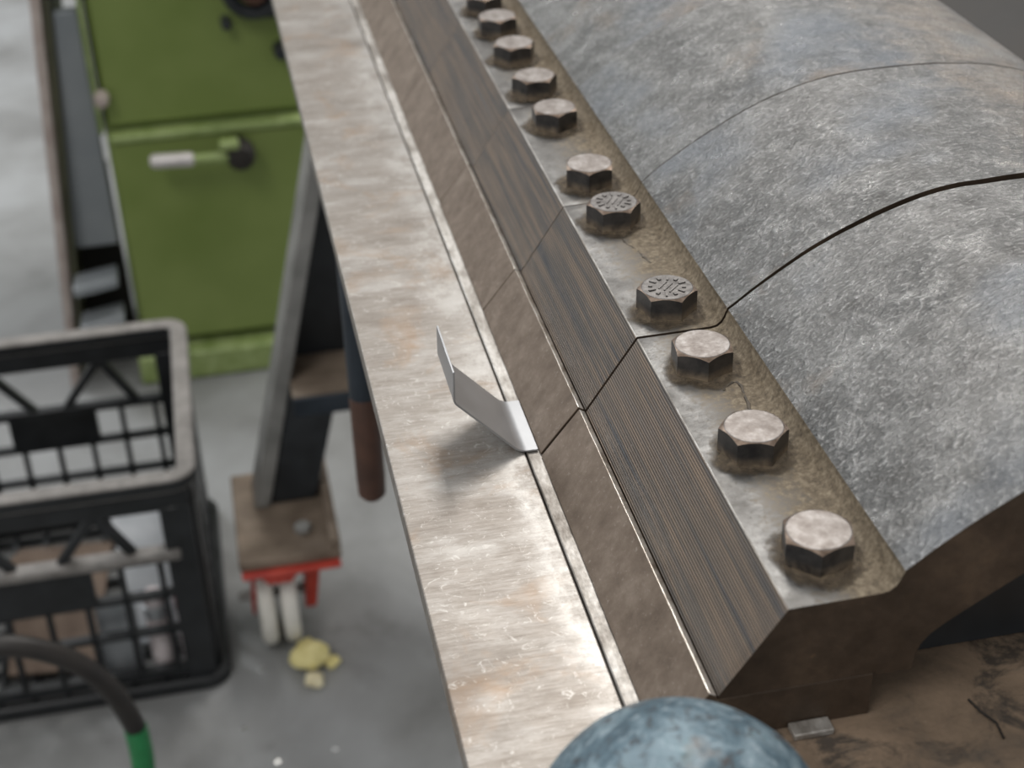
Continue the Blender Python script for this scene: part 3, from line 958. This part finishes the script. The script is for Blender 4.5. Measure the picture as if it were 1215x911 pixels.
sheet('grey_bar_offcut', [((-0.215, 1.447, 0.020), (-0.170, 1.447, 0.020)), ((-0.215, 1.452, 0.130), (-0.170, 1.452, 0.130))], 0.004, SCRAPG, 'upright grey bar offcut behind the front lattice of the crate', 'scrap metal')
for (px, py, hh, r, mt, nm, lab, cat) in ((-0.148, 1.456, 0.115, 0.013, SCRAPW, 'pale_tube', 'pale pink tube end standing behind the crate front lattice', 'tube'),
                                          (-0.112, 1.458, 0.118, 0.014, SCRAPR, 'red_tube', 'dark red banded tube standing in the crate front corner', 'tube')):
    e = empty(nm, (px, py, 0.0125), lab, cat)
    bm = bmesh.new()
    lathe(bm, [(r * 0.9, 0.0), (r, 0.004), (r, hh * 0.62), (r * 0.8, hh * 0.70)], e.location, 'Z', 24)
    finish('body', bm, SCRAPW if mt is SCRAPR else mt, e)
    bm = bmesh.new()
    lathe(bm, [(r * 1.02, hh * 0.705), (r * 1.02, hh * 0.84), (r * 0.7, hh * 0.86)], e.location, 'Z', 24)
    finish('band', bm, mt if mt is SCRAPR else SCRAPG, e)
    bm = bmesh.new()
    lathe(bm, [(r * 0.95, hh * 0.865), (r * 0.95, hh * 0.97), (r * 0.7, hh)], e.location, 'Z', 24)
    finish('cap', bm, SCRAPW, e)


def lump(name, c, r, mat, label, cat, seed, sq=(1, 1, 0.7)):
    bm = bmesh.new()
    bmesh.ops.create_icosphere(bm, subdivisions=3, radius=r)
    for v in bm.verts:
        k = 1 + 0.45 * mnoise.noise(v.co / r * 1.3 + Vector((seed, 0, 0))) + 0.15 * mnoise.noise(v.co / r * 4 + Vector((seed, 3, 0)))
        v.co = Vector((v.co.x * k * sq[0], v.co.y * k * sq[1], v.co.z * k * sq[2]))
    mn = min(v.co.z for v in bm.verts)
    for v in bm.verts: v.co += Vector(c) - Vector((0, 0, mn))
    return tag(finish(name, bm, mat, None, c, smooth=60), label, cat)


lump('yellow_scrap', (-0.262, 1.560, 0.078), 0.014, YELLOW, 'small yellow scrap lying on rusty plate in the crate', 'scrap', 3)
lump('yellow_sponge', (0.022, 1.432, 0.0), 0.021, YELLOW, 'larger pale yellow crumpled piece on the floor by the caster', 'crumpled paper', 11, (1.05, 1.0, 0.75))
lump('yellow_sponge_crumb', (0.022, 1.398, 0.0), 0.011, simple('cream_sponge', (0.66, 0.58, 0.36), (0.80, 0.74, 0.52), 60, 0.85, 0, 0.4, 0.003), 'smaller cream crumb on the floor in front of the yellow piece', 'crumpled paper', 17)
lump('yellow_sponge_flake', (0.047, 1.424, 0.0), 0.008, YELLOW, 'tiny yellow flake at the right of the yellow piece', 'crumpled paper', 23)
CHIPS = [(-0.031, 1.280, 'bright metal chip on the floor at the bottom edge of the picture'),
         (0.034, 1.284, 'bright metal chip on the floor closest to the pale leaf'),
         (-0.064, 1.341, 'bright metal chip on the floor between crate corner and bottom edge'),
         (-0.038, 1.436, 'bright metal chip on the floor just left of the caster wheels')]
for i, (px, py, lab) in enumerate(CHIPS):
    bm = bmesh.new()
    a = 1.3 * i
    s = 0.0042
    q = [(px + s * math.cos(a + t), py + s * 0.8 * math.sin(a + t)) for t in (0, 1.3, 2.6, 3.5, 5.0)]
    lo = [bm.verts.new((*p, 0.0003)) for p in q]
    hi = [bm.verts.new((*p, 0.0012 + 0.001 * (k % 2))) for k, p in enumerate(q)]
    bm.faces.new(lo[::-1]); bm.faces.new(hi)
    for k in range(5): bm.faces.new((lo[k], lo[(k + 1) % 5], hi[(k + 1) % 5], hi[k]))
    tag(finish('metal_chip', bm, CHIP, None, (px, py, 0), smooth=0), lab, 'metal chip', 'metal chips scattered on the floor')

# ------------------------------------------------------------------ hose in front of the crate
hose = empty('rubber_hose', (-0.166, 1.2, 0.0), 'dark curved hose with a green sleeve in front of the black crate', 'hose')
HP = spline([(-0.62, 1.2, 0.010), (-0.50, 1.2, 0.10), (-0.40, 1.2, 0.235), (-0.335, 1.2, 0.283), (-0.275, 1.2, 0.291), (-0.234, 1.2, 0.278), (-0.200, 1.2, 0.250), (-0.176, 1.2, 0.208), (-0.163, 1.2, 0.160)], 6)
bm = bmesh.new()
tube(bm, HP, 0.0108, 18)
finish('hose', bm, HOSE, hose)
HP2 = spline([(-0.163, 1.2, 0.160), (-0.163, 1.2, 0.110), (-0.172, 1.2, 0.060), (-0.185, 1.2, 0.012)], 6)
bm = bmesh.new()
tube(bm, HP2, 0.0118, 18)
finish('sleeve', bm, GREENSLV, hose)
